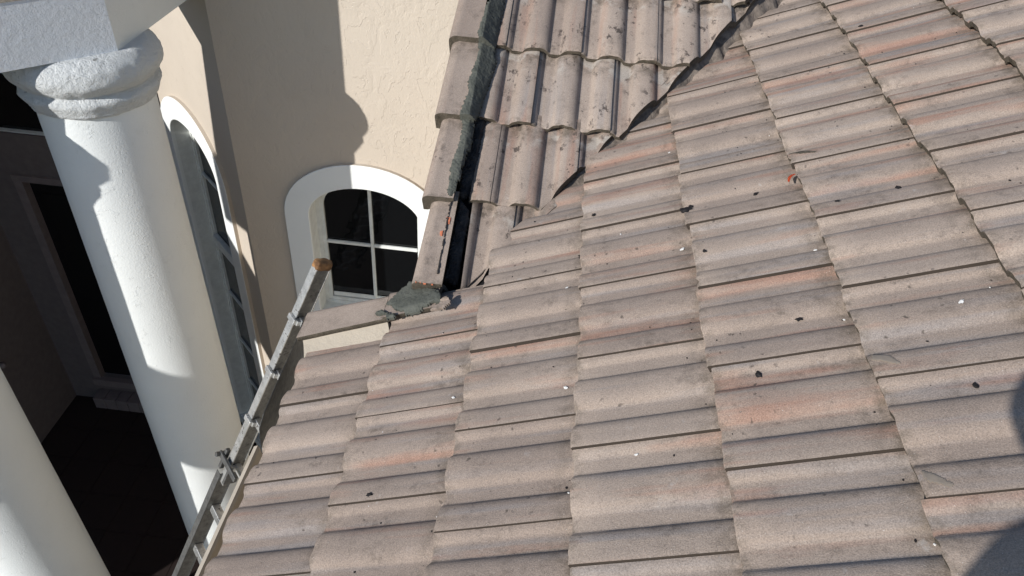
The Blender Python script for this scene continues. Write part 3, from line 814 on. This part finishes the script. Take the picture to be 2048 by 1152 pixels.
# ------------------------------------------------------------------ ground
bm = bmesh.new()
s_ = 60
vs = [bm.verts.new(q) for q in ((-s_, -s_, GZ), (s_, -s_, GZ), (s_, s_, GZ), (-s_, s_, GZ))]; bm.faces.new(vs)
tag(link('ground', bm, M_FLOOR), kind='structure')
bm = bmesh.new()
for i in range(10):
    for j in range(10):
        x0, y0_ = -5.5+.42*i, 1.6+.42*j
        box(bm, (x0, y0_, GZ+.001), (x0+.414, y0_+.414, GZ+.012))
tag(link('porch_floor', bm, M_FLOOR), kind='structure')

# ------------------------------------------------------------------ ladder
T = Vector((-1.026, 2.324, -2.212)); D = Vector((-.378, -.222, -.899)).normalized()
Wd = Vector((.707, -.707, 0)); Wd = (Wd - D*Wd.dot(D)).normalized(); RL = .38; Nn = Wd.cross(D).normalized()
if Nn.dot(CR) > 0: Nn = -Nn
T = T - Nn*.040
lad = empty('ladder', T + D*5.5, 'worn aluminium extension ladder with a brown rubber rail tip, leaning by the eave corner', 'ladder')
MW = frameM(T, D, Wd, Nn)      # local: x down the rail, y across the rungs, z out of the ladder plane
def channel(bm, x0, x1, y, sgn, zc=0, web=.070, fl=.038, t=.003):
    """C section: web at y, flanges pointing to sgn*y; material 0 flange, 1 web"""
    z0, z1_ = zc-web/2, zc+web/2
    box(bm, (x0, min(y, y+sgn*t), z0+t), (x1, max(y, y+sgn*t), z1_-t), 1, M=MW)
    a_, b_ = y-sgn*.001, y+sgn*fl
    for z_ in (z0, z1_-t): box(bm, (x0, min(a_, b_), z_), (x1, max(a_, b_), z_+t), 0, .0008, M=MW)
    c_ = y-sgn*.004
    for z_ in (z0, z1_-.006): box(bm, (x0, min(c_, y-sgn*.0012), z_), (x1, max(c_, y-sgn*.0012), z_+.006), 0, .001, M=MW)
bm = bmesh.new(); channel(bm, -.27, 1.05, 0, -1); link('rail', bm, [M_ALU, M_ALUW], lad)
bm = bmesh.new(); channel(bm, .05, 1.05, RL, 1); link('rail', bm, [M_ALU, M_ALUW], lad)
for k in range(4):
    bm = bmesh.new(); x = k*.305
    box(bm, (x-.015, .0005, -.012), (x+.015, RL-.001, .018), bevel=.004, M=MW)
    box(bm, (x-.014, -.036, .0355), (x+.014, .022, .050), bevel=.004, M=MW)      # guide bracket gripping the front flange
    box(bm, (x-.012, .0045, .010), (x+.012, .030, .0365), bevel=.002, M=MW)
    link('rung', bm, M_ALU, lad)
bm = bmesh.new()
box(bm, (-.306, -.040, -.038), (-.264, .006, .038), bevel=.013, M=MW)
bmesh.ops.subdivide_edges(bm, edges=bm.edges[:], cuts=2, use_grid_fill=True)
for v in bm.verts: v.co += Vector((1, 1, 1))*.004*noise.noise(v.co*45)
link('rubber_tip', bm, M_RUB, lad, smooth=True)
bm = bmesh.new()
box(bm, (.86, -.070, .028), (.985, -.050, .050), bevel=.004, M=MW); box(bm, (.885, -.085, .052), (.915, .10, .064), bevel=.004, M=MW)
box(bm, (.93, .006, -.02), (1.02, .022, .05), bevel=.004, M=MW)
bmesh.ops.create_cone(bm, segments=16, radius1=.012, radius2=.012, depth=.05, cap_ends=True, matrix=MW @ Matrix.Translation((.90, -.075, .058)))
link('rung_lock', bm, M_ALUD, lad)
bm = bmesh.new(); channel(bm, 1.0, 5.5, -.030, -1, .012, .078, .034); link('lower_rail', bm, [M_ALUD, M_ALUW], lad)
bm = bmesh.new(); channel(bm, 1.0, 5.5, RL+.03, 1, .012, .078, .034); link('lower_rail', bm, [M_ALUD, M_ALUW], lad)
for k in range(15):
    x = 1.25+k*.305
    if x > 5.4: break
    bm = bmesh.new()
    box(bm, (x-.020, -.029, -.020), (x+.020, RL+.029, .022), bevel=.004, M=MW)
    for q in (-.010, 0, .010): box(bm, (x+q-.0022, -.02, .0225), (x+q+.0022, RL+.02, .025), M=MW)
    link('lower_rung', bm, M_ALU, lad)

# loose bent sheet of flashing standing between the ladder and the eave
ol = [(2.076, -1.935), (2.03, -1.925), (1.965, -1.930), (1.92, -1.935), (1.83, -1.925), (1.72, -1.920), (1.576, -1.94), (1.536, -1.969), (1.535, -2.015), (1.544, -2.083), (1.577, -2.119), (1.715, -2.136), (1.841, -2.156), (1.944, -2.166), (2.106, -2.104), (2.146, -2.065), (2.123, -1.981)]
bm = bmesh.new()
c0 = Vector((sum(q[0] for q in ol)/len(ol), sum(q[1] for q in ol)/len(ol)))
def sx(y, z):   # gentle bow of the sheet
    return -.875 + .10*(z+2.10) + .012*math.sin((y-1.4)*5)
rings = []
for t in (1.0, .8, .6, .4, .2):
    rings.append([bm.verts.new((sx(c0.x+(y-c0.x)*t, c0.y+(z-c0.y)*t), c0.x+(y-c0.x)*t, c0.y+(z-c0.y)*t)) for y, z in ol])
n_ = len(ol)
for a_, b_ in zip(rings, rings[1:]):
    for i in range(n_): bm.faces.new((a_[i], a_[(i+1) % n_], b_[(i+1) % n_], b_[i]))
bm.faces.new(rings[-1])
bmesh.ops.recalc_face_normals(bm, faces=bm.faces[:])
bmesh.ops.solidify(bm, geom=bm.faces[:], thickness=.0015)
tag(link('metal_sheet', bm, M_SHEET, smooth=False), 'dark grey bent metal sheet wedged between the ladder and the near eave', 'metal sheet')

# ------------------------------------------------------------------ the photographer (outside the frame, casts the shadow at right)
def skin(name, nodes, edges, radii, mat, root=0, sub=2):
    me = bpy.data.meshes.new(name); me.from_pydata([Vector(q) for q in nodes], edges, [])
    o = bpy.data.objects.new(name, me); col.objects.link(o); me.materials.append(mat)
    md = o.modifiers.new('skin', 'SKIN'); md.use_smooth_shade = True
    lay = me.skin_vertices[0] if me.skin_vertices else None
    if lay is None:
        bm_ = bmesh.new(); bm_.from_mesh(me); bm_.verts.layers.skin.verify(); bm_.to_mesh(me); bm_.free(); lay = me.skin_vertices[0]
    for i, r in enumerate(radii):
        lay.data[i].radius = r if isinstance(r, tuple) else (r, r); lay.data[i].use_root = (i == root)
    s2 = o.modifiers.new('sub', 'SUBSURF'); s2.levels = sub; s2.render_levels = sub
    return o
M_CLOTH = mat_plain('navy_work_shirt', (.03, .035, .05), .9); M_SKIN = mat_plain('skin', (.42, .26, .19), .55)
HX, HY, HZ = -.255, -.425, -.078
nodes = [(.02, -.46, -.78), (.01, -.46, -.6), (0, -.45, -.42), (-.02, -.44, -.30), (-.10, -.43, -.20), (HX, HY, HZ-.02), (HX, HY, HZ+.07),
  (-.17, -.45, -.33), (-.19, -.46, -.60), (-.20, -.42, -.84), (.16, -.45, -.33), (.24, -.30, -.52), (.06, -.10, -.10),
  (-.08, -.46, -.88), (-.11, -.44, -1.18), (-.13, -.47, -1.50), (-.13, -.36, -1.52), (.10, -.46, -.88), (.14, -.42, -1.12), (.15, -.45, -1.37), (.15, -.34, -1.38)]
edges = [(0, 1), (1, 2), (2, 3), (3, 4), (4, 5), (5, 6), (3, 7), (7, 8), (8, 9), (3, 10), (10, 11), (11, 12), (0, 13), (13, 14), (14, 15), (15, 16), (0, 17), (17, 18), (18, 19), (19, 20)]
rad = [(.15, .11), (.14, .10), (.16, .11), (.09, .08), .05, .074, .066, .06, .045, .03, .06, .045, .03, .085, .06, .045, .035, .085, .06, .045, .035]
pr_ = skin('person', nodes, edges, rad, M_CLOTH)
tag(pr_, 'person in dark clothes standing behind the camera, only the shadow shows', 'person')

for o in bpy.data.objects:
    if o.parent is None and o.get('category') and not o.get('kind'): o['kind'] = 'thing'
